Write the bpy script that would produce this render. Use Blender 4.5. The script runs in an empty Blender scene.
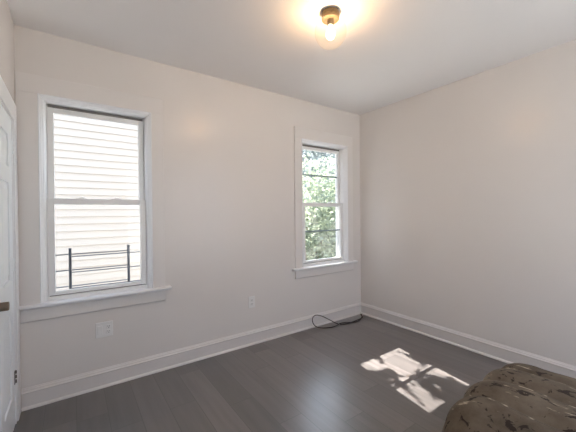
import bpy, bmesh, math, random
from mathutils import Vector, Matrix

C = bpy.context.scene.collection
SC = bpy.context.scene
rnd = random.Random(11)

# ------------------------------------------------------------------ camera
cam_d = bpy.data.cameras.new('camera')
cam_d.sensor_width = 36.0
cam_d.lens = 306.06 * 36.0 / 576.0
cam_d.clip_start = 0.02
cam = bpy.data.objects.new('camera', cam_d)
C.objects.link(cam)
r = Vector((0.817026, -0.576527, -0.0092026))
f = Vector((0.576488, 0.817078, -0.0067124))
u = r.cross(f)
M = Matrix((r, u, -f)).transposed().to_4x4()
M.translation = Vector((-3.1891, -2.8225, 1.3534))
cam.matrix_world = M
SC.camera = cam

# ------------------------------------------------------------------ light, exposure
SC.view_settings.view_transform = 'Standard'
SC.view_settings.look = 'None'
SC.view_settings.gamma = 1.0
SC.view_settings.use_curve_mapping = False
SC.view_settings.exposure = 0.86
SC.cycles.use_denoising = True
SC.cycles.caustics_reflective = False
SC.cycles.caustics_refractive = False
SC.cycles.sample_clamp_indirect = 6.0
SC.cycles.max_bounces = 16
SC.cycles.diffuse_bounces = 10
SC.cycles.transparent_max_bounces = 24

SKY = 2.0
SUN = 23.0
LAMP = 28.0
world = bpy.data.worlds.new('world')
SC.world = world
world.use_nodes = True
wn = world.node_tree.nodes
wl = world.node_tree.links
bg = wn['Background']
tc = wn.new('ShaderNodeTexCoord')
sp = wn.new('ShaderNodeSeparateXYZ')
rp = wn.new('ShaderNodeValToRGB')
rp.color_ramp.elements[0].position = 0.0
rp.color_ramp.elements[0].color = (0.84, 0.89, 1.0, 1)
rp.color_ramp.elements[1].position = 1.0
rp.color_ramp.elements[1].color = (0.90, 1.10, 1.45, 1)
wl.new(tc.outputs['Generated'], sp.inputs[0])
wl.new(sp.outputs['Z'], rp.inputs[0])
wl.new(rp.outputs[0], bg.inputs['Color'])
bg.inputs['Strength'].default_value = SKY

SUN_DIR = Vector((0.18, 1.0, 0.805)).normalized()          # towards the sun
sd = bpy.data.lights.new('sun', 'SUN')
sd.energy = SUN
sd.angle = math.radians(0.28)
sd.color = (1.0, 0.95, 0.88)
so = bpy.data.objects.new('sun', sd)
C.objects.link(so)
so.rotation_euler = SUN_DIR.to_track_quat('Z', 'Y').to_euler()
so.location = SUN_DIR * 20

H = 2.68      # ceiling height
XL = -3.502   # left wall
YR = -3.70    # rear wall
WT = 0.15     # wall thickness
GZ = -3.2     # ground outside (the room is one floor up)


# ------------------------------------------------------------------ materials
def mat(name, color, rough=0.5, metal=0.0, spec=0.5):
    m = bpy.data.materials.new(name)
    m.use_nodes = True
    b = m.node_tree.nodes['Principled BSDF']
    b.inputs['Base Color'].default_value = (*color, 1)
    b.inputs['Roughness'].default_value = rough
    b.inputs['Metallic'].default_value = metal
    b.inputs['Specular IOR Level'].default_value = spec
    return m


def N(m, t, **kw):
    n = m.node_tree.nodes.new(t)
    for k, v in kw.items():
        setattr(n, k, v)
    return n


def L(m, a, b):
    m.node_tree.links.new(a, b)


def bsdf(m):
    return m.node_tree.nodes['Principled BSDF']


def paint(name, color, rough, spec, bump=0.04, scale=90.0, vary=0.03):
    m = mat(name, color, rough, 0, spec)
    t = N(m, 'ShaderNodeTexCoord')
    n1 = N(m, 'ShaderNodeTexNoise')
    n1.inputs['Scale'].default_value = scale
    n1.inputs['Detail'].default_value = 3
    L(m, t.outputs['Object'], n1.inputs['Vector'])
    bp = N(m, 'ShaderNodeBump')
    bp.inputs['Strength'].default_value = bump
    bp.inputs['Distance'].default_value = 0.004
    L(m, n1.outputs['Fac'], bp.inputs['Height'])
    L(m, bp.outputs['Normal'], bsdf(m).inputs['Normal'])
    n2 = N(m, 'ShaderNodeTexNoise')
    n2.inputs['Scale'].default_value = 1.7
    n2.inputs['Detail'].default_value = 4
    L(m, t.outputs['Object'], n2.inputs['Vector'])
    mx = N(m, 'ShaderNodeMix', data_type='RGBA')
    mx.inputs['A'].default_value = (*[c * (1 - vary) for c in color], 1)
    mx.inputs['B'].default_value = (*[min(1, c * (1 + vary)) for c in color], 1)
    L(m, n2.outputs['Fac'], mx.inputs['Factor'])
    L(m, mx.outputs['Result'], bsdf(m).inputs['Base Color'])
    return m


M_wall = paint('wall_paint', (0.735, 0.697, 0.668), 0.27, 0.42, 0.05)
M_ceil = paint('ceiling_paint', (0.83, 0.815, 0.815), 0.42, 0.25, 0.05, 60)
M_casing = paint('casing_paint', (0.735, 0.702, 0.678), 0.38, 0.4, 0.02)
M_trim = paint('trim_paint', (0.78, 0.78, 0.79), 0.3, 0.5, 0.02)
M_door = paint('door_paint', (0.80, 0.83, 0.85), 0.35, 0.45, 0.02)
M_vinyl = paint('vinyl', (0.80, 0.80, 0.79), 0.35, 0.5, 0.01)
M_plate = mat('outlet_plastic', (0.76, 0.75, 0.74), 0.3)
M_slot = mat('dark_slot', (0.05, 0.05, 0.05), 0.6)
M_strip = mat('gap_shade_strip', (0.20, 0.18, 0.17), 0.7)  # dark tone standing in for shade in the sash gaps
M_base = paint('baseboard_paint', (0.72, 0.685, 0.665), 0.34, 0.45, 0.02)
M_guard = mat('guard_steel', (0.12, 0.13, 0.16), 0.45, 0.2)
M_bar = mat('grille_bar', (0.20, 0.25, 0.27), 0.5)
M_knob = mat('bronze', (0.20, 0.16, 0.12), 0.4, 0.7)
M_hinge = mat('hinge_metal', (0.10, 0.09, 0.08), 0.45, 0.6)
M_brass = mat('aged_brass', (0.13, 0.10, 0.06), 0.42, 0.7)
M_cable = mat('cable_rubber', (0.032, 0.026, 0.022), 0.6)
M_plug = mat('cable_plug', (0.65, 0.63, 0.60), 0.4)


def thin_glass(name, gloss, tint=(1, 1, 1), haze=0.0):
    m = bpy.data.materials.new(name)
    m.use_nodes = True
    nt = m.node_tree
    nt.nodes.remove(bsdf(m))
    out = nt.nodes['Material Output']
    tr = N(m, 'ShaderNodeBsdfTransparent')
    tr.inputs[0].default_value = (*tint, 1)
    gl = N(m, 'ShaderNodeBsdfGlossy')
    gl.inputs['Roughness'].default_value = 0.02
    lw = N(m, 'ShaderNodeLayerWeight')
    lw.inputs['Blend'].default_value = 0.5
    pw_ = N(m, 'ShaderNodeMath', operation='POWER')
    pw_.inputs[1].default_value = 5.0
    L(m, lw.outputs['Facing'], pw_.inputs[0])
    mr_ = N(m, 'ShaderNodeMapRange')
    mr_.inputs['To Min'].default_value = 0.015
    mr_.inputs['To Max'].default_value = gloss
    L(m, pw_.outputs[0], mr_.inputs['Value'])
    mx = N(m, 'ShaderNodeMixShader')
    L(m, mr_.outputs[0], mx.inputs[0])
    L(m, tr.outputs[0], mx.inputs[1])
    L(m, gl.outputs[0], mx.inputs[2])
    if haze:
        tl = N(m, 'ShaderNodeBsdfTranslucent')
        tl.inputs[0].default_value = (1, 1, 1, 1)
        m2_ = N(m, 'ShaderNodeMixShader')
        m2_.inputs[0].default_value = haze
        L(m, mx.outputs[0], m2_.inputs[1])
        L(m, tl.outputs[0], m2_.inputs[2])
        mx = m2_
    L(m, mx.outputs[0], out.inputs[0])
    return m


M_glass = thin_glass('window_glass', 0.6, (0.97, 0.98, 0.98), 0.008)
M_globe = thin_glass('globe_glass', 0.5, (0.98, 0.97, 0.95), 0.013)

M_bulb = bpy.data.materials.new('lit_bulb')
M_bulb.use_nodes = True
bsdf(M_bulb).inputs['Emission Color'].default_value = (1.0, 0.78, 0.48, 1)
bsdf(M_bulb).inputs['Emission Strength'].default_value = 5.0
bsdf(M_bulb).inputs['Base Color'].default_value = (0.9, 0.8, 0.6, 1)

# floor: dark grey-brown laminate, planks along y
M_floor = mat('floor_planks', (0.08, 0.07, 0.065), 0.34, 0, 1.0)
_m = M_floor
t = N(_m, 'ShaderNodeTexCoord')
sx = N(_m, 'ShaderNodeSeparateXYZ')
L(_m, t.outputs['Object'], sx.inputs[0])
ay = N(_m, 'ShaderNodeMath', operation='ADD')
ay.inputs[1].default_value = 20.85
L(_m, sx.outputs['Y'], ay.inputs[0])
ax = N(_m, 'ShaderNodeMath', operation='ADD')
ax.inputs[1].default_value = 1.755 + 0.178 * 60
L(_m, sx.outputs['X'], ax.inputs[0])
cx = N(_m, 'ShaderNodeCombineXYZ')
dv_ = N(_m, 'ShaderNodeMath', operation='DIVIDE')
dv_.inputs[1].default_value = 0.178
L(_m, ax.outputs[0], dv_.inputs[0])
fl_ = N(_m, 'ShaderNodeMath', operation='FLOOR')
L(_m, dv_.outputs[0], fl_.inputs[0])
wr_ = N(_m, 'ShaderNodeTexWhiteNoise', noise_dimensions='1D')
L(_m, fl_.outputs[0], wr_.inputs['W'])
sh_ = N(_m, 'ShaderNodeMath', operation='MULTIPLY_ADD')
sh_.inputs[1].default_value = 1.22
L(_m, wr_.outputs['Value'], sh_.inputs[0])
L(_m, ay.outputs[0], sh_.inputs[2])
L(_m, sh_.outputs[0], cx.inputs[0])
L(_m, ax.outputs[0], cx.inputs[1])
br = N(_m, 'ShaderNodeTexBrick')
br.offset = 0.0
br.inputs['Scale'].default_value = 1.0
br.inputs['Brick Width'].default_value = 1.22
br.inputs['Row Height'].default_value = 0.178
br.inputs['Mortar Size'].default_value = 0.0022
br.inputs['Mortar Smooth'].default_value = 0.3
br.inputs['Bias'].default_value = 0.0
br.inputs['Color1'].default_value = (0.0, 0.0, 0.0, 1)
br.inputs['Color2'].default_value = (1, 1, 1, 1)
br.inputs['Mortar'].default_value = (0.5, 0.5, 0.5, 1)
L(_m, cx.outputs[0], br.inputs['Vector'])
mp = N(_m, 'ShaderNodeMapping')
mp.inputs['Scale'].default_value = (22, 1.3, 1)
L(_m, t.outputs['Object'], mp.inputs['Vector'])
ng = N(_m, 'ShaderNodeTexNoise')
ng.inputs['Scale'].default_value = 1.0
ng.inputs['Detail'].default_value = 6
ng.inputs['Roughness'].default_value = 0.5
ng.inputs['Distortion'].default_value = 0.1
wn_ = N(_m, 'ShaderNodeTexWhiteNoise', noise_dimensions='1D')
L(_m, br.outputs['Color'], wn_.inputs['W'])
vs_ = N(_m, 'ShaderNodeVectorMath', operation='SCALE')
vs_.inputs['Scale'].default_value = 40.0
L(_m, wn_.outputs['Color'], vs_.inputs[0])
va_ = N(_m, 'ShaderNodeVectorMath', operation='ADD')
L(_m, mp.outputs[0], va_.inputs[0])
L(_m, vs_.outputs[0], va_.inputs[1])
L(_m, va_.outputs[0], ng.inputs['Vector'])
rr = N(_m, 'ShaderNodeValToRGB')
rr.color_ramp.elements[0].position = 0.15
rr.color_ramp.elements[0].color = (0.054, 0.046, 0.044, 1)
rr.color_ramp.elements[1].position = 0.85
rr.color_ramp.elements[1].color = (0.142, 0.122, 0.117, 1)
L(_m, ng.outputs['Fac'], rr.inputs[0])
bv = N(_m, 'ShaderNodeMix', data_type='RGBA', blend_type='MULTIPLY')
bv.inputs['Factor'].default_value = 1.0
L(_m, rr.outputs[0], bv.inputs['A'])
bm_ = N(_m, 'ShaderNodeMapRange')
bm_.inputs['To Min'].default_value = 0.66
bm_.inputs['To Max'].default_value = 1.28
L(_m, br.outputs['Color'], bm_.inputs['Value'])
L(_m, bm_.outputs[0], bv.inputs['B'])
mj = N(_m, 'ShaderNodeMix', data_type='RGBA')
mj.inputs['B'].default_value = (0.025, 0.021, 0.02, 1)
L(_m, br.outputs['Fac'], mj.inputs['Factor'])
L(_m, bv.outputs['Result'], mj.inputs['A'])
L(_m, mj.outputs['Result'], bsdf(_m).inputs['Base Color'])
mr = N(_m, 'ShaderNodeMapRange')
mr.inputs['To Min'].default_value = 0.31
mr.inputs['To Max'].default_value = 0.40
L(_m, ng.outputs['Fac'], mr.inputs['Value'])
L(_m, mr.outputs[0], bsdf(_m).inputs['Roughness'])
hb = N(_m, 'ShaderNodeMath', operation='SUBTRACT')
L(_m, ng.outputs['Fac'], hb.inputs[0])
L(_m, br.outputs['Fac'], hb.inputs[1])
bp = N(_m, 'ShaderNodeBump')
bp.inputs['Strength'].default_value = 0.05
bp.inputs['Distance'].default_value = 0.0015
L(_m, hb.outputs[0], bp.inputs['Height'])
L(_m, bp.outputs['Normal'], bsdf(_m).inputs['Normal'])

bsdf(M_floor).inputs['Coat Weight'].default_value = 1.0
bsdf(M_floor).inputs['Coat Roughness'].default_value = 0.30

# worn upholstery
M_uph = mat('worn_upholstery', (0.12, 0.095, 0.07), 0.75, 0, 0.25)
_m = M_uph
t = N(_m, 'ShaderNodeTexCoord')
n1 = N(_m, 'ShaderNodeTexNoise')
n1.inputs['Scale'].default_value = 5.0
n1.inputs['Detail'].default_value = 8
n1.inputs['Roughness'].default_value = 0.65
L(_m, t.outputs['Object'], n1.inputs['Vector'])
r1 = N(_m, 'ShaderNodeValToRGB')
r1.color_ramp.elements[0].position = 0.3
r1.color_ramp.elements[0].color = (0.070, 0.050, 0.033, 1)
r1.color_ramp.elements[1].position = 0.7
r1.color_ramp.elements[1].color = (0.165, 0.133, 0.098, 1)
L(_m, n1.outputs['Fac'], r1.inputs[0])
# dark blotches
n2 = N(_m, 'ShaderNodeTexNoise')
n2.inputs['Scale'].default_value = 16.0
n2.inputs['Detail'].default_value = 5
n2.inputs['Roughness'].default_value = 0.6
n2.inputs['Distortion'].default_value = 0.7
L(_m, t.outputs['Object'], n2.inputs['Vector'])
r2 = N(_m, 'ShaderNodeValToRGB')
r2.color_ramp.elements[0].position = 0.575
r2.color_ramp.elements[1].position = 0.61
L(_m, n2.outputs['Fac'], r2.inputs[0])
m2 = N(_m, 'ShaderNodeMix', data_type='RGBA')
m2.inputs['B'].default_value = (0.022, 0.014, 0.010, 1)
L(_m, r2.outputs[0], m2.inputs['Factor'])
L(_m, r1.outputs[0], m2.inputs['A'])
# cream worn-through streaks, with painted sun flecks among them
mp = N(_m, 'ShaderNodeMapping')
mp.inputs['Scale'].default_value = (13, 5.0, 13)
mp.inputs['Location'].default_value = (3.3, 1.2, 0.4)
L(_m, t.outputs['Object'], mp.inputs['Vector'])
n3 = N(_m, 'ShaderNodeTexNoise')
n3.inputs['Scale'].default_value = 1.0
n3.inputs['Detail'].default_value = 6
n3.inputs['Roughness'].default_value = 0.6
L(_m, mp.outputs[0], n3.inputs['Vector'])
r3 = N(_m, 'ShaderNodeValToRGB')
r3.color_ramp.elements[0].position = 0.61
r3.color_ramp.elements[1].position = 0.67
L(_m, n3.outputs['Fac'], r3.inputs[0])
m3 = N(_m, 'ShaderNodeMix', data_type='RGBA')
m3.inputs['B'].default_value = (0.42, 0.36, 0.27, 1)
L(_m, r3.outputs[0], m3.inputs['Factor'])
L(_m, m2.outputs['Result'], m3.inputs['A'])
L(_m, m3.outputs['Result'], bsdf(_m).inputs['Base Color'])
bp = N(_m, 'ShaderNodeBump')
bp.inputs['Strength'].default_value = 0.35
bp.inputs['Distance'].default_value = 0.01
L(_m, n1.outputs['Fac'], bp.inputs['Height'])
L(_m, bp.outputs['Normal'], bsdf(_m).inputs['Normal'])

M_piping = mat('piping', (0.34, 0.29, 0.22), 0.8)
_m = M_piping
t = N(_m, 'ShaderNodeTexCoord')
n1 = N(_m, 'ShaderNodeTexNoise')
n1.inputs['Scale'].default_value = 14.0
L(_m, t.outputs['Object'], n1.inputs['Vector'])
r1 = N(_m, 'ShaderNodeValToRGB')
r1.color_ramp.elements[0].position = 0.53
r1.color_ramp.elements[0].color = (0.10, 0.08, 0.058, 1)
r1.color_ramp.elements[1].position = 0.60
r1.color_ramp.elements[1].color = (0.36, 0.31, 0.24, 1)
L(_m, n1.outputs['Fac'], r1.inputs[0])
L(_m, r1.outputs[0], bsdf(_m).inputs['Base Color'])

M_siding = paint('vinyl_siding', (0.35, 0.315, 0.275), 0.55, 0.3, 0.02)
M_roof = paint('roof_shingle', (0.12, 0.11, 0.11), 0.9, 0.2, 0.3, 20, 0.2)
M_ground = paint('ground_cover', (0.50, 0.49, 0.46), 0.95, 0.1, 0.2, 3, 0.2)
M_bark = paint('bark', (0.10, 0.075, 0.055), 0.9, 0.1, 0.6, 25, 0.3)


def leaf_mat(name, c1, c2):
    m = bpy.data.materials.new(name)
    m.use_nodes = True
    nt = m.node_tree
    b = bsdf(m)
    b.inputs['Roughness'].default_value = 0.6
    b.inputs['Specular IOR Level'].default_value = 0.15
    t = N(m, 'ShaderNodeTexCoord')
    n = N(m, 'ShaderNodeTexNoise')
    n.inputs['Scale'].default_value = 2.3
    n.inputs['Detail'].default_value = 4
    L(m, t.outputs['Object'], n.inputs['Vector'])
    rp = N(m, 'ShaderNodeValToRGB')
    rp.color_ramp.elements[0].position = 0.35
    rp.color_ramp.elements[0].color = (*c1, 1)
    rp.color_ramp.elements[1].position = 0.65
    rp.color_ramp.elements[1].color = (*c2, 1)
    L(m, n.outputs['Fac'], rp.inputs[0])
    L(m, rp.outputs[0], b.inputs['Base Color'])
    tl = N(m, 'ShaderNodeBsdfTranslucent')
    L(m, rp.outputs[0], tl.inputs[0])
    mx = N(m, 'ShaderNodeMixShader')
    mx.inputs[0].default_value = 0.55
    L(m, b.outputs[0], mx.inputs[1])
    L(m, tl.outputs[0], mx.inputs[2])
    L(m, mx.outputs[0], nt.nodes['Material Output'].inputs[0])
    return m


M_leaf = leaf_mat('leaves_green', (0.21, 0.255, 0.20), (0.36, 0.40, 0.28))
M_leaf2 = leaf_mat('leaves_pale', (0.23, 0.265, 0.26), (0.36, 0.39, 0.37))


# ------------------------------------------------------------------ mesh helpers
def box(bm, x0, x1, y0, y1, z0, z1):
    if x0 > x1: x0, x1 = x1, x0
    if y0 > y1: y0, y1 = y1, y0
    if z0 > z1: z0, z1 = z1, z0
    v = [bm.verts.new(p) for p in [(x0, y0, z0), (x1, y0, z0), (x1, y1, z0), (x0, y1, z0),
                                   (x0, y0, z1), (x1, y0, z1), (x1, y1, z1), (x0, y1, z1)]]
    for q in [(0, 3, 2, 1), (4, 5, 6, 7), (0, 1, 5, 4), (1, 2, 6, 5), (2, 3, 7, 6), (3, 0, 4, 7)]:
        bm.faces.new([v[i] for i in q])


def prism(bm, prof, fn0, fn1):
    """extrude a 2-D profile between two placements"""
    a = [bm.verts.new(fn0(*p)) for p in prof]
    b = [bm.verts.new(fn1(*p)) for p in prof]
    n = len(prof)
    for i in range(n):
        bm.faces.new([a[i], a[(i + 1) % n], b[(i + 1) % n], b[i]])
    bm.faces.new(a[::-1])
    bm.faces.new(b)


def lathe(bm, prof, center=(0, 0, 0), seg=32, axis='z'):
    cx_, cy_, cz_ = center
    rings = []

    def put(rr_, a, h):
        if axis == 'z':
            return (cx_ + rr_ * math.cos(a), cy_ + rr_ * math.sin(a), cz_ + h)
        return (cx_ + h, cy_ + rr_ * math.cos(a), cz_ + rr_ * math.sin(a))
    for (rr_, h) in prof:
        if rr_ < 1e-6:
            rings.append([bm.verts.new(put(0, 0, h))])
        else:
            rings.append([bm.verts.new(put(rr_, 2 * math.pi * i / seg, h)) for i in range(seg)])
    for p, q in zip(rings[:-1], rings[1:]):
        for i in range(seg):
            j = (i + 1) % seg
            if len(p) == 1 and len(q) == 1:
                continue
            if len(p) == 1:
                bm.faces.new([p[0], q[j], q[i]])
            elif len(q) == 1:
                bm.faces.new([p[i], p[j], q[0]])
            else:
                bm.faces.new([p[i], p[j], q[j], q[i]])


def tube(bm, pts, rad, seg=8, radii=None):
    pts = [Vector(p) for p in pts]
    rings = []
    up = Vector((0.0, 0.0, 1.0))
    prev = None
    for i, p in enumerate(pts):
        d = (pts[min(i + 1, len(pts) - 1)] - pts[max(i - 1, 0)]).normalized()
        if prev is None:
            a = d.cross(up)
            if a.length < 1e-3:
                a = d.cross(Vector((1, 0, 0)))
            a.normalize()
        else:
            a = prev - d * prev.dot(d)
            a.normalize()
        prev = a
        b = d.cross(a)
        rr_ = radii[i] if radii else rad
        rings.append([bm.verts.new(p + a * rr_ * math.cos(2 * math.pi * k / seg) + b * rr_ * math.sin(2 * math.pi * k / seg)) for k in range(seg)])
    for p, q in zip(rings[:-1], rings[1:]):
        for k in range(seg):
            bm.faces.new([p[k], p[(k + 1) % seg], q[(k + 1) % seg], q[k]])
    bm.faces.new(rings[0][::-1])
    bm.faces.new(rings[-1])


def obj(name, bm, m, parent=None, bevel=0.0, smooth=False, seg=2):
    bmesh.ops.recalc_face_normals(bm, faces=bm.faces)
    me = bpy.data.meshes.new(name)
    bm.to_mesh(me)
    bm.free()
    if smooth:
        for p in me.polygons:
            p.use_smooth = True
    me.materials.append(m)
    o = bpy.data.objects.new(name, me)
    C.objects.link(o)
    if parent is not None:
        o.parent = parent
    if bevel:
        b = o.modifiers.new('bevel', 'BEVEL')
        b.width = bevel
        b.segments = seg
        b.limit_method = 'ANGLE'
    return o


def empty(name, loc, label=None, cat=None, kind=None, group=None):
    o = bpy.data.objects.new(name, None)
    o.empty_display_size = 0.1
    C.objects.link(o)
    o.location = loc
    tag(o, label, cat, kind, group)
    return o


def tag(o, label=None, cat=None, kind=None, group=None):
    if label: o['label'] = label
    if cat: o['category'] = cat
    if kind: o['kind'] = kind
    if group: o['group'] = group
    return o


def B():
    return bmesh.new()


# ------------------------------------------------------------------ room shell
bm = B(); box(bm, XL - WT, WT, YR - WT, WT, -0.14, 0.0)
tag(obj('floor', bm, M_floor), 'dark grey brown wood plank floor with satin sheen', 'floor', 'structure')
bm = B(); box(bm, XL - WT, WT, YR - WT, WT, H, H + 0.16)
tag(obj('ceiling', bm, M_ceil), 'plain pale grey painted ceiling', 'ceiling', 'structure')

WIN_W = 0.372          # half width of the wall opening
WZ0, WZ1 = 0.70, 2.224
WC = [-3.004, -0.632]    # centres of the two windows


def wall_x(name, x0, x1, y0, y1, holes, m, label):
    """wall running along x, with rectangular holes (xa, xb, za, zb)"""
    bm = B()
    cur = x0
    for (xa, xb, za, zb) in sorted(holes):
        box(bm, cur, xa, y0, y1, 0, H)
        if za > 0: box(bm, xa, xb, y0, y1, 0, za)
        box(bm, xa, xb, y0, y1, zb, H)
        cur = xb
    box(bm, cur, x1, y0, y1, 0, H)
    return tag(obj(name, bm, m), label, 'wall', 'structure')


wall_x('wall_back', XL - WT, WT, 0, WT, [(c - WIN_W, c + WIN_W, WZ0, WZ1) for c in WC], M_wall,
       'off-white wall holding the two sash windows')
ADDED_REAR = [(-2.35, -1.35, 0.35, 2.42), (-1.15, -0.15, 0.35, 2.42)]  # openings for the added, unseen daylight windows
wall_x('wall_rear', XL - WT, WT, YR - WT, YR, ADDED_REAR, M_wall, 'off-white wall facing the two sash windows')
bm = B(); box(bm, 0, WT, YR, 0, 0, H)
tag(obj('wall_right', bm, M_wall), 'plain off-white wall behind the worn padded seat', 'wall', 'structure')
DY0, DY1, DZ = -0.155, -1.035, 2.0
bm = B()
box(bm, XL - WT, XL, DY0, 0, 0, H)
box(bm, XL - WT, XL, YR, DY1, 0, H)
box(bm, XL - WT, XL, DY1, DY0, DZ, H)
tag(obj('wall_left', bm, M_wall), 'off-white wall around the panelled door', 'wall', 'structure')

# baseboards: board, cap and shoe moulding
BASE = [(0, 0), (0.026, 0), (0.026, 0.006), (0.022, 0.014), (0.0155, 0.019), (0.0145, 0.02), (0.0145, 0.108), (0.0175, 0.112),
        (0.0175, 0.118), (0.012, 0.124), (0.010, 0.134), (0.006, 0.139), (0.004, 0.146), (0, 0.146)]
bm = B(); prism(bm, BASE, lambda d, z: (XL + 0.011, -d, z), lambda d, z: (-d, -d, z))
tag(obj('baseboard_back', bm, M_base), 'white moulded baseboard under the two windows', 'baseboard', 'structure')
bm = B(); prism(bm, BASE, lambda d, z: (-d, -d, z), lambda d, z: (-d, YR + d, z))
tag(obj('baseboard_right', bm, M_base), 'white moulded baseboard along the plain wall', 'baseboard', 'structure')
bm = B(); prism(bm, BASE, lambda d, z: (XL + d, DY1 - 0.115, z), lambda d, z: (XL + d, YR + d, z))
tag(obj('baseboard_left', bm, M_base), 'white moulded baseboard beside the door', 'baseboard', 'structure')
bm = B(); prism(bm, BASE, lambda d, z: (XL + d, YR + d, z), lambda d, z: (-d, YR + d, z))
tag(obj('baseboard_rear', bm, M_base), 'white moulded baseboard along the rear wall', 'baseboard', 'structure')


# ------------------------------------------------------------------ windows
def frame_box(bm, xa, xb, za, zb, w, y0, y1, wt=None, wb=None):
    wt = w if wt is None else wt
    wb = w if wb is None else wb
    box(bm, xa, xa + w, y0, y1, za, zb)
    box(bm, xb - w, xb, y0, y1, za, zb)
    box(bm, xa + w, xb - w, y0, y1, zb - wt, zb)
    box(bm, xa + w, xb - w, y0, y1, za, za + wb)


def window(name, c, label, xl_clip=None, bars=False):
    root = empty(name, (0, 0, 0), label, 'window', 'structure')
    xl = c - 0.475 if xl_clip is None else xl_clip
    sl = c - 0.520 if xl_clip is None else xl_clip + 0.004
    # flat casing boards
    bm = B()
    box(bm, xl, c - 0.373, -0.016, 0, 0.728, 2.225)
    box(bm, c + 0.373, c + 0.475, -0.016, 0, 0.728, 2.225)
    box(bm, xl, c + 0.475, -0.016, 0, 2.225, 2.358)
    obj('casing', bm, M_casing, root, 0.003)
    # moulded bead on the inner edge
    bm = B()
    prof = [(0.377, -0.015), (0.377, -0.021), (0.371, -0.023), (0.365, -0.013), (0.361, -0.012), (0.352, 0.003), (0.348, 0.004), (0.337, 0.024), (0.335, 0.034), (0.377, 0.034)]
    zi = 2.186
    for sg in (-1, 1):
        prism(bm, prof, lambda d, y: (c + sg * d, y, 0.728), lambda d, y: (c + sg * d, y, zi + d - 0.335))
    prism(bm, prof, lambda d, y: (c - d, y, zi + d - 0.335), lambda d, y: (c + d, y, zi + d - 0.335))
    obj('bead_moulding', bm, M_trim, root)
    # vinyl frame in the opening
    bm = B()
    frame_box(bm, c - 0.372, c + 0.372, 0.70, 2.224, 0.038, 0.034, 0.150, wt=0.032, wb=0.012)
    frame_box(bm, c - 0.335, c + 0.335, 0.71, 2.194, 0.018, 0.120, 0.150, wt=0.03, wb=0.02)
    prism(bm, [(0.024, 0.705), (0.16, 0.705), (0.16, 0.735), (0.075, 0.757), (0.028, 0.757), (0.024, 0.753)],
          lambda y, z: (c - 0.336, y, z), lambda y, z: (c + 0.336, y, z))
    obj('window_frame', bm, M_vinyl, root, 0.002)
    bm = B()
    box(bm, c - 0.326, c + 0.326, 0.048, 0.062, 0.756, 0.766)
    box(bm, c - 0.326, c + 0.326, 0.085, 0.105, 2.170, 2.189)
    obj('gap_shade_strip', bm, M_strip, root)  # dark fillers painting in the shade of the gaps above and below the sashes
    # stool and apron
    bm = B()
    prism(bm, [(0.026, 0.704), (0.026, 0.730), (-0.045, 0.730), (-0.052, 0.727), (-0.056, 0.721), (-0.056, 0.713), (-0.052, 0.707), (-0.045, 0.704)],
          lambda y, z: (sl, y, z), lambda y, z: (c + 0.520, y, z))
    obj('sill', bm, M_trim, root)
    bm = B()
    prism(bm, [(0.0, 0.606), (-0.012, 0.606), (-0.018, 0.613), (-0.018, 0.704), (0.0, 0.704)],
          lambda y, z: (xl, y, z), lambda y, z: (c + 0.475, y, z))
    obj('apron', bm, M_casing, root, 0.002)
    # sashes
    for nm, y0, y1, za, zb, wt, wb in (('upper_sash', 0.082, 0.114, 1.444, 2.170, 0.037, 0.040), ('lower_sash', 0.034, 0.068, 0.764, 1.486, 0.045, 0.027)):
        bm = B()
        frame_box(bm, c - 0.332, c + 0.332, za, zb, 0.041, y0, y1, wt, wb)
        s = obj(nm, bm, M_vinyl, root, 0.003)
        ym = (y0 + y1) / 2
        bm = B()
        box(bm, c - 0.293, c + 0.293, ym - 0.002, ym + 0.002, za + wb - 0.004, zb - wt + 0.004)
        obj('pane', bm, M_glass, s)
        if bars:
            bm = B()
            zm = 1.826 if nm == 'upper_sash' else 1.140
            h = 0.0085
            box(bm, c - 0.293, c + 0.293, ym - 0.008, ym - 0.003, zm - h, zm + h)
            box(bm, c - 0.293, c + 0.293, ym + 0.003, ym + 0.008, zm - h, zm + h)
            obj('grille_bar', bm, M_bar, s)
        if nm == 'lower_sash':
            for dx in (-0.125, 0.118):
                bm = B()
                box(bm, c + dx - 0.026, c + dx + 0.026, 0.038, 0.066, zb - 0.001, zb + 0.007)
                box(bm, c + dx - 0.011, c + dx + 0.016, 0.040, 0.064, zb + 0.006, zb + 0.015)
                obj('sash_lock', bm, M_vinyl, s, 0.003)
    return root


window('window_1', WC[0], 'white sash window with a metal guard, facing pale siding', XL + 0.002)
window('window_2', WC[1], 'white sash window by the corner, facing green trees', None, True)

# windows added in the rear wall, behind the camera, to brighten the room
for k, (xa, xb, za, zb) in enumerate(ADDED_REAR):
    root = empty('window_%d' % (3 + k), (0, 0, 0), ('unseen window added in rear wall for daylight, near the door', 'unseen window added in rear wall for daylight, near plain wall')[k], 'window', 'structure')
    bm = B(); frame_box(bm, xa, xb, za, zb, 0.045, YR - 0.13, YR - 0.04)
    box(bm, xa + .045, xb - .045, YR - 0.11, YR - 0.06, (za + zb) / 2 - 0.02, (za + zb) / 2 + 0.02)
    obj('window_frame', bm, M_vinyl, root)
    bm = B(); frame_box(bm, xa - 0.09, xb + 0.09, za - 0.09, zb + 0.09, 0.09, YR, YR + 0.018)
    obj('casing', bm, M_trim, root)
    bm = B(); box(bm, xa + .04, xb - .04, YR - 0.087, YR - 0.083, za + .04, zb - .04)
    obj('pane', bm, M_glass, root)

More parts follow.
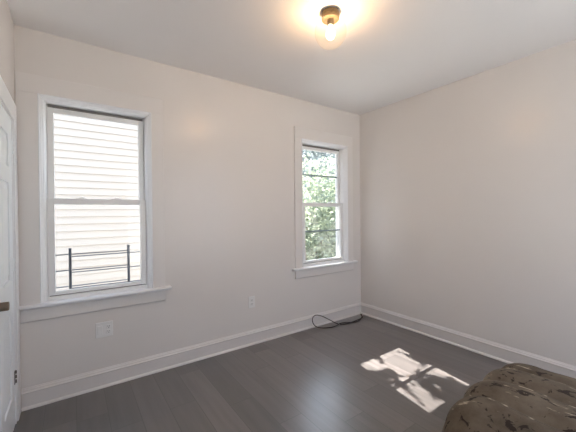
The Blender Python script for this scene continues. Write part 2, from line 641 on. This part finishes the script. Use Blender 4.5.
# ------------------------------------------------------------------ door
bm = B()
cw = 0.110
box(bm, XL, XL + 0.010, DY0 + 0.012, DY0 + 0.012 + cw, 0, DZ + cw)
box(bm, XL, XL + 0.010, DY1 - 0.012 - cw, DY1 - 0.012, 0, DZ + cw)
box(bm, XL, XL + 0.010, DY1 - 0.012, DY0 + 0.012, DZ - 0.008, DZ + cw)
tag(obj('trim_1', bm, M_trim, None, 0.004), 'white flat casing around the panelled door', 'trim', 'structure')
bm = B()
box(bm, XL - WT, XL + 0.001, DY0 - 0.014, DY0 + 0.010, 0, DZ)
box(bm, XL - WT, XL + 0.001, DY1 - 0.004, DY1 + 0.014, 0, DZ)
box(bm, XL - WT, XL + 0.001, DY1 + 0.014, DY0 - 0.014, DZ - 0.018, DZ + 0.004)
tag(obj('trim_2', bm, M_trim), 'white jamb lining the door opening', 'trim', 'structure')

door = empty('door_1', (XL, DY0 - 0.02, 0), 'white six panel door with dark bronze knob', 'door', 'structure')
dy0, dy1, dx1 = -0.003, (DY1 - DY0) + 0.038, -0.002         # local y run of the slab
dz0, dz1 = 0.012, DZ - 0.023
st, mul = 0.118, 0.10
pw = ((dy0 - dy1) - 2 * st - mul) / 2
cols = [(dy0 - st - pw, dy0 - st), (dy1 + st, dy1 + st + pw)]
rows = [(0.22, 0.76), (0.96, 1.56), (1.66, 1.855)]
bm = B()
box(bm, dx1 - 0.036, dx1 - 0.010, dy1, dy0, dz0, dz1)
ys = [dy1, dy1 + st, dy1 + st + pw, dy0 - st - pw, dy0 - st, dy0]
for a, b_ in ((ys[0], ys[1]), (ys[2], ys[3]), (ys[4], ys[5])):
    box(bm, dx1 - 0.010, dx1, a, b_, dz0, dz1)
zs = [dz0] + [q for rw in rows for q in rw] + [dz1]
for a, b_ in cols:
    for i in range(0, len(zs), 2):
        box(bm, dx1 - 0.010, dx1, a, b_, zs[i], zs[i + 1])
    for (za, zb) in rows:                 # raised field with sloping edge
        i0, i1 = 0.016, 0.045
        o_ = [(a + i0, za + i0), (b_ - i0, za + i0), (b_ - i0, zb - i0), (a + i0, zb - i0)]
        n_ = [(a + i1, za + i1), (b_ - i1, za + i1), (b_ - i1, zb - i1), (a + i1, zb - i1)]
        vo = [bm.verts.new((dx1 - 0.010, y, z)) for y, z in o_]
        vn = [bm.verts.new((dx1 - 0.002, y, z)) for y, z in n_]
        for i in range(4):
            bm.faces.new([vo[i], vo[(i + 1) % 4], vn[(i + 1) % 4], vn[i]])
        bm.faces.new(vn)
obj('door_panel', bm, M_door, door)
bm = B()
lathe(bm, [(0, 0), (0.029, 0), (0.029, 0.004), (0.024, 0.008), (0.011, 0.009), (0.011, 0.026), (0.016, 0.029), (0.0195, 0.031),
           (0.020, 0.034), (0.020, 0.074), (0.0185, 0.077), (0.0, 0.078)], (dx1 - 0.001, dy1 + 0.065, 0.946), 24, 'x')
kn = obj('knob', bm, M_knob, door, smooth=True)
kn['label'] = 'dark bronze knob'
for hz in (0.27, 1.0, 1.76):
    bm = B()
    for k in range(3):
        lathe(bm, [(0, 0), (0.0036, 0.0), (0.0036, 0.018), (0, 0.024)], (0.0035, 0.004, hz + k * 0.030), 10)
    box(bm, -0.002, 0.0005, -0.028, 0.004, hz, hz + 0.084)
    h = obj('hinge', bm, M_hinge if hz < 0.5 else M_door, door)
    if hz < 0.5: h['label'] = 'dark metal hinge'

# ------------------------------------------------------------------ window guard in window_1
gd = empty('window_guard', (-3.0, 0.113, 0.715), 'dark metal window guard with two posts across the lower sash', 'window guard')
gx = lambda x: x + 3.0
gz = lambda z: z - 0.715
gy = 0.0
for px in (-3.205, -2.797):
    bm = B(); box(bm, gx(px) - 0.0095, gx(px) + 0.0095, gy - 0.008, gy + 0.008, gz(0.722), gz(1.102))
    obj('post', bm, M_guard, gd, 0.002)
for z in (1.054, 0.930, 0.805):
    bm = B(); tube(bm, [(gx(-3.328), gy - 0.002, gz(z)), (gx(-2.797), gy - 0.002, gz(z))], 0.0042, 8)
    obj('rail', bm, M_guard, gd)
    bm = B(); tube(bm, [(gx(-3.205), gy + 0.002, gz(z - 0.019)), (gx(-2.672), gy + 0.002, gz(z - 0.019))], 0.0042, 8)
    obj('rail', bm, M_guard, gd)

# ------------------------------------------------------------------ outlets
def outlet(x, z, w, dbl, label):
    root = empty('wall_outlet', (x, 0, z), label, 'outlet')
    bm = B(); box(bm, -w / 2, w / 2, -0.007, 0.0, -0.060, 0.060)
    obj('cover_plate', bm, M_plate, root, 0.004)
    ox = w / 4 if dbl else 0
    for dz in (-0.0195, 0.0195):
        bm = B(); box(bm, ox - 0.017, ox + 0.017, -0.0095, -0.006, dz - 0.0145, dz + 0.0145)
        rc = obj('receptacle', bm, M_plate, root, 0.003)
        bm = B()
        box(bm, ox - 0.0075, ox - 0.0050, -0.0102, -0.009, dz - 0.001, dz + 0.009)
        box(bm, ox + 0.0050, ox + 0.0075, -0.0102, -0.009, dz - 0.001, dz + 0.009)
        box(bm, ox - 0.0025, ox + 0.0025, -0.0102, -0.009, dz - 0.010, dz - 0.005)
        obj('slot', bm, M_slot, rc)
    if dbl:
        bm = B(); box(bm, -ox - 0.017, -ox + 0.017, -0.0105, -0.006, -0.034, 0.034)
        obj('rocker_switch', bm, M_plate, root, 0.002)
    return root


outlet(-2.990, 0.452, 0.118, True, 'wide white double outlet plate under the guarded window')
outlet(-1.672, 0.440, 0.074, False, 'small white outlet plate on wall between the windows')

# ------------------------------------------------------------------ ceiling light
LX, LY = -1.783, -1.335
lamp = empty('ceiling_light', (LX, LY, H), 'flush brass ceiling light with clear glass globe and glowing bulb', 'ceiling light')
bm = B()
lathe(bm, [(0, 0.0), (0.056, 0.0), (0.058, -0.002), (0.058, -0.022), (0.0555, -0.024), (0.0555, -0.028), (0.058, -0.030), (0.058, -0.048),
           (0.055, -0.051), (0.0, -0.051)], (0, 0, 0), 40)
obj('canopy', bm, M_brass, lamp, smooth=False)
bm = B()
lathe(bm, [(0, -0.050), (0.021, -0.050), (0.021, -0.080), (0.018, -0.085), (0, -0.085)], (0, 0, 0), 24)
obj('socket', bm, M_brass, lamp, smooth=True)
bm = B()
prof = []
GR, gzc = 0.104, -0.131
for i in range(0, 25):
    a = math.radians(38 + (180 - 38) * i / 24.0)
    prof.append((GR * math.sin(a) if i < 24 else 0.0, gzc + GR * math.cos(a)))
prof = [(0.049, -0.0495)] + prof
lathe(bm, prof, (0, 0, 0), 48)
gl = obj('glass_globe', bm, M_globe, lamp, smooth=True)
bm = B()
lathe(bm, [(0.012, -0.083), (0.014, -0.097), (0.022, -0.115), (0.029, -0.135), (0.030, -0.149), (0.026, -0.165), (0.015, -0.176), (0, -0.179)], (0, 0, 0), 24)
obj('bulb', bm, M_bulb, lamp, smooth=True)
pl = bpy.data.lights.new('bulb_light', 'POINT')
pl.energy = LAMP
pl.color = (1.0, 0.62, 0.32)
pl.shadow_soft_size = 0.036
po = bpy.data.objects.new('bulb_light', pl)
C.objects.link(po)
po.parent = lamp
po.location = (0, 0, -0.145)

# ------------------------------------------------------------------ cable by the corner
def catmull(P, n=8):
    P = [Vector(p) for p in P]
    out = []
    for i in range(len(P) - 1):
        p0, p1, p2, p3 = P[max(i - 1, 0)], P[i], P[i + 1], P[min(i + 2, len(P) - 1)]
        for k in range(n):
            t_ = k / n
            out.append(0.5 * ((2 * p1) + (-p0 + p2) * t_ + (2 * p0 - 5 * p1 + 4 * p2 - p3) * t_ ** 2 + (-p0 + 3 * p1 - 3 * p2 + p3) * t_ ** 3))
    out.append(P[-1])
    return out


cb = empty('coiled_cable', (-0.5, -0.12, 0), 'thin dark cable looped on the floor in the corner by the trees window', 'cable')
cpts = [(-0.065, -0.052, 0.012), (-0.090, -0.085, 0.006), (-0.115, -0.128, 0.006), (-0.19, -0.158, 0.006), (-0.30, -0.172, 0.006), (-0.42, -0.182, 0.006),
        (-0.50, -0.172, 0.007), (-0.56, -0.120, 0.010), (-0.64, -0.065, 0.060), (-0.742, -0.045, 0.118), (-0.83, -0.040, 0.146), (-0.885, -0.045, 0.128),
        (-0.900, -0.060, 0.085), (-0.870, -0.070, 0.035), (-0.815, -0.085, 0.008), (-0.764, -0.125, 0.006), (-0.683, -0.158, 0.006), (-0.60, -0.150, 0.006),
        (-0.53, -0.138, 0.012), (-0.46, -0.160, 0.015), (-0.36, -0.190, 0.006), (-0.26, -0.195, 0.006), (-0.16, -0.150, 0.014), (-0.10, -0.10, 0.014), (-0.075, -0.075, 0.022)]
bm = B(); tube(bm, [p - Vector((-0.5, -0.12, 0)) for p in catmull(cpts, 6)], 0.0052, 8)
obj('cord', bm, M_cable, cb, smooth=True)
bm = B()
tube(bm, [Vector(p) - Vector((-0.5, -0.12, 0)) for p in ((-0.067, -0.054, 0.0115), (-0.045, -0.036, 0.030))], 0.0085, 10)
obj('plug', bm, M_plug, cb)

# ------------------------------------------------------------------ worn padded seat
OX0, OX1, OY0, OY1 = -1.725, -0.735, -2.95, -2.005
ot = empty('padded_seat', ((OX0 + OX1) / 2, (OY0 + OY1) / 2, 0), 'worn mottled brown padded seat with stitched channels and dark stains', 'ottoman')
NX, NY = 128, 96
W_, D_ = OX1 - OX0, OY1 - OY0
GROOVES = [0.0, 0.27, 0.505, 0.745, 1.0]


def chan(u_):
    """0 in the groove, 1 on the crown of a channel"""
    for a, b_ in zip(GROOVES[:-1], GROOVES[1:]):
        if a <= u_ <= b_:
            s = (u_ - a) / (b_ - a)
            return abs(math.sin(math.pi * s)) ** 0.55
    return 0.0


def topz(u_, v_):
    dome = 1 - abs(2 * u_ - 1) ** 2.6
    end = min(1.0, (1 - v_) / 0.16)
    end = math.sqrt(max(0.0, 1 - (1 - end) ** 2))
    end2 = min(1.0, v_ / 0.16)
    end2 = math.sqrt(max(0.0, 1 - (1 - end2) ** 2))
    e = min(end, end2)
    return 0.318 + 0.022 * u_ + 0.090 * dome + 0.021 * chan(u_) * e - 0.085 * (1 - e) - 0.012


bm = B()
top = {}
for i in range(NX + 1):
    for j in range(NY + 1):
        u_, v_ = i / NX, j / NY
        # bulge the end of each channel outwards
        b_ = 0.024 * chan(u_) - 0.045 * abs(2 * u_ - 1) ** 5
        y = OY0 - b_ + (D_ + 2 * b_) * v_
        side = 0.012 * math.sin(math.pi * v_)
        x = OX0 - side + (W_ + 2 * side) * u_
        wob = 0.006 * math.sin(7 * x + 3.1 * y) + 0.004 * math.sin(19 * y + 5 * x)
        top[i, j] = bm.verts.new((x - ot.location.x, y - ot.location.y, topz(u_, v_) + wob))
for i in range(NX):
    for j in range(NY):
        bm.faces.new([top[i, j], top[i + 1, j], top[i + 1, j + 1], top[i, j + 1]])
ring = [top[i, 0] for i in range(NX)] + [top[NX, j] for j in range(NY)] + [top[i, NY] for i in range(NX, 0, -1)] + [top[0, j] for j in range(NY, 0, -1)]
prev = ring
for k, (fz, inset) in enumerate(((0.85, -0.012), (0.62, -0.018), (0.40, -0.012), (0.24, 0.0), (0.20, 0.012), (0.02, 0.018))):
    cur = []
    for v in ring:
        d = Vector((v.co.x, v.co.y, 0))
        n = Vector((v.co.x / (W_ / 2), v.co.y / (D_ / 2), 0))
        n = Vector((n.x ** 7, n.y ** 7, 0))
        n.normalize()
        cur.append(bm.verts.new((v.co.x - n.x * inset, v.co.y - n.y * inset, v.co.z * fz)))
    for a in range(len(ring)):
        b2 = (a + 1) % len(ring)
        bm.faces.new([prev[a], prev[b2], cur[b2], cur[a]])
    prev = cur
bm.faces.new(prev)
for v in bm.verts:
    if v.co.z < 0.012:
        v.co.z = 0.0
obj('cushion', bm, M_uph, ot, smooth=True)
for g in GROOVES[1:-1]:
    pts = []
    for j in range(3, NY - 2, 3):
        v_ = j / NY
        side = 0.012 * math.sin(math.pi * v_)
        y = OY0 + D_ * v_
        x = OX0 - side + (W_ + 2 * side) * g
        wob = 0.006 * math.sin(7 * x + 3.1 * y) + 0.004 * math.sin(19 * y + 5 * x)
        pts.append((x - ot.location.x, y - ot.location.y, topz(g, v_) + wob + 0.002))
    bm = B(); tube(bm, pts, 0.0045, 6)
    p = obj('piping', bm, M_piping, ot, smooth=True)
    p['label'] = 'frayed cream piping'

# ------------------------------------------------------------------ outside: ground, house, trees
bm = B(); box(bm, -40, 40, -40, 45, GZ - 0.3, GZ)
tag(obj('ground', bm, M_ground), 'ground outside, one storey below the room', 'ground', 'structure')

hs = empty('neighbour_house', (-5.0, 3.0, GZ), 'pale house with horizontal lap siding beyond the guarded window', 'house')
HX0, HX1, HY1 = -5.0, 3.75, 9.0   # local
bm = B()
zt = 8.2
p_ = 0.1135
n_c = int(zt / p_)
for k in range(n_c):
    z0 = k * p_
    prism(bm, [(0.0, z0), (-0.022, z0), (-0.024, z0 + 0.004), (-0.006, z0 + p_), (0.0, z0 + p_)],
          lambda y, z: (HX0, y, z), lambda y, z: (HX1, y, z))
box(bm, HX0, HX1, 0.0, HY1, 0, n_c * p_)
obj('siding', bm, M_siding, hs)
bm = B()
prism(bm, [(-0.3, n_c * p_), (HY1 + 0.3, n_c * p_), (HY1 / 2, n_c * p_ + 0.5)], lambda y, z: (HX0 - 0.3, y, z), lambda y, z: (HX1 + 0.2, y, z))
obj('roof', bm, M_roof, hs)
bm = B(); box(bm, HX1 - 0.10, HX1 + 0.012, -0.034, 0.09, 0, n_c * p_)
obj('corner_board', bm, M_trim, hs)

# gaps in the crown that let the sun through to the floor (outlines where the rays land, in metres)
GAPS = [[(-1.101, -0.977), (-1.018, -0.969), (-0.9, -0.969), (-0.939, -1.041), (-0.989, -1.125), (-1.044, -1.098), (-1.112, -1.035)],
        [(-0.8, -0.967), (-0.675, -0.964), (-0.622, -1.035), (-0.636, -1.148), (-0.648, -1.241), (-0.7, -1.284), (-0.862, -1.307), (-0.946, -1.282), (-0.943, -1.197), (-0.909, -1.09)],
        [(-0.604, -0.90), (-0.505, -0.90), (-0.538, -1.097), (-0.570, -1.086)],
        [(-0.785, -1.342), (-0.606, -1.326), (-0.604, -1.388), (-0.636, -1.507), (-0.701, -1.5), (-0.725, -1.443), (-0.759, -1.39)],
        [(-1.049, -1.422), (-1.006, -1.454), (-1.024, -1.555), (-1.081, -1.599), (-1.08, -1.64), (-1.024, -1.661), (-1.028, -1.688), (-1.124, -1.705), (-1.19, -1.711), (-1.165, -1.637), (-1.13, -1.532)],
        [(-1.125, -1.347), (-1.150, -1.435), (-1.19, -1.553), (-1.225, -1.73), (-1.33, -1.75), (-1.28, -1.541), (-1.24, -1.387)],
        [(-0.65, -1.543), (-0.57, -1.543), (-0.62, -1.72), (-0.694, -1.70)],
        [(-1.05, -1.324), (-0.959, -1.325), (-0.961, -1.414), (-0.996, -1.4)]]


def inside(px, py, poly):
    c = False
    n = len(poly)
    j = n - 1
    for i in range(n):
        xi, yi = poly[i]
        xj, yj = poly[j]
        if (yi > py) != (yj > py) and px < (xj - xi) * (py - yi) / (yj - yi) + xi:
            c = not c
        j = i
    return c


def sun_floor(p):
    t_ = p.z / SUN_DIR.z
    return p.x - SUN_DIR.x * t_, p.y - SUN_DIR.y * t_


def add_leaf(bm, p, size, check):
    a = Vector((rnd.gauss(0, 1), rnd.gauss(0, 1), rnd.gauss(0, 0.6))).normalized()
    b_ = a.cross(Vector((rnd.gauss(0, 1), rnd.gauss(0, 1), rnd.gauss(0, 1)))).normalized()
    n = a.cross(b_)
    w = size * 0.34
    P = [p - a * size * 0.5, p + b_ * w - a * size * 0.08 + n * size * 0.08, p + a * size * 0.55, p - b_ * w - a * size * 0.08 + n * size * 0.08]
    if check:
        for q in P + [p, (P[0] + P[1]) / 2, (P[1] + P[2]) / 2, (P[2] + P[3]) / 2, (P[3] + P[0]) / 2]:
            fx, fy = sun_floor(q)
            if any(inside(fx, fy, g) for g in GAPS):
                return False
    v = [bm.verts.new(q) for q in P]
    bm.faces.new([v[0], v[1], v[2]])
    bm.faces.new([v[0], v[2], v[3]])
    return True


def tree(label, base, crown, rad, n, size, m, check=False, beam=0):
    root = empty('tree', base, label, 'tree', None, 'trees outside the corner window')
    base = Vector(base)
    crown = Vector(crown)
    bm = B()
    # crown made of clumps
    clumps = []
    for k in range(44):
        d = Vector((rnd.gauss(0, 1), rnd.gauss(0, 1), rnd.gauss(0, 1))).normalized()
        q = rnd.random() ** 0.45
        clumps.append((crown + Vector((d.x * rad[0], d.y * rad[1], d.z * rad[2])) * q, rnd.uniform(0.35, 0.6)))
    for k in range(n):
        c, s = rnd.choice(clumps)
        p = c + Vector((rnd.gauss(0, 1) * rad[0], rnd.gauss(0, 1) * rad[1], rnd.gauss(0, 1) * rad[2])) * s * 0.85
        q = p - crown
        if (q.x / rad[0]) ** 2 + (q.y / rad[1]) ** 2 + (q.z / rad[2]) ** 2 > 1.25:
            continue
        if p.z < GZ + 0.5 or p.y < 1.0 or (p.y < 12.3 and p.x < -0.9):
            continue
        add_leaf(bm, p - base, size * rnd.uniform(0.7, 1.25), False) if not check else add_leaf_w(bm, p, base, size * rnd.uniform(0.7, 1.25))
    for k in range(beam):
        fx, fy = rnd.uniform(-1.42, -0.35), rnd.uniform(-2.75, -0.75)
        yy = rnd.uniform(2.2, 4.2)
        t_ = (yy - fy) / SUN_DIR.y
        p = Vector((fx + SUN_DIR.x * t_, yy, SUN_DIR.z * t_))
        add_leaf_w(bm, p, base, rnd.choice((0.032, 0.05, 0.085)))
    obj('foliage', bm, m, root)
    bm = B()
    top = crown - base
    pts = [Vector((0, 0, 0)), Vector((0.05, 0.03, top.z * 0.35)), Vector((top.x * 0.4, top.y * 0.4, top.z * 0.7)), top]
    tube(bm, catmull(pts, 5), 0.1, 10, [0.17 - 0.14 * i / 15 for i in range(16)])
    obj('trunk', bm, M_bark, root, smooth=True)
    for k in range(5):
        c, s = clumps[k]
        st_ = Vector((top.x * 0.4, top.y * 0.4, top.z * (0.55 + 0.06 * k)))
        if check and any(inside(*sun_floor(st_.lerp(c - base, t_ / 10) + base), g) for g in GAPS for t_ in range(11)):
            continue
        bm = B(); tube(bm, catmull([st_, st_.lerp(c - base, 0.5) + Vector((0, 0, 0.1)), c - base], 5), 0.04, 8, [0.05 - 0.0042 * i for i in range(11)])
        obj('branch', bm, M_bark, root, smooth=True)
    return root


def add_leaf_w(bm, p, base, size):
    """leaf tested against the sun gaps in world space"""
    tmp = bmesh.new()
    if add_leaf(tmp, p, size, True):
        v = [bm.verts.new(q.co - base) for q in tmp.verts]
        bm.faces.new([v[0], v[1], v[2]])
        bm.faces.new([v[0], v[2], v[3]])
    tmp.free()


tree('leafy tree with pale crown close behind the corner window', (2.6, 4.6, GZ), (1.2, 3.7, 4.6), (1.7, 1.1, 1.2), 1800, 0.10, M_leaf, True, 8500)
tree('bushy green tree filling the lower corner window', (5.2, 6.6, GZ), (4.9, 6.4, 0.3), (2.3, 1.5, 3.1), 16000, 0.17, M_leaf)
tree('tall pale tree rising behind the bushy green one', (12.0, 15.8, GZ), (11.8, 15.8, 3.6), (5.2, 2.8, 6.6), 16000, 0.33, M_leaf2)
tree('rounded leafy tree between the bushy tree and the tall pale one', (7.9, 9.9, GZ), (7.7, 9.9, -0.2), (3.0, 1.0, 3.0), 14000, 0.20, M_leaf2)
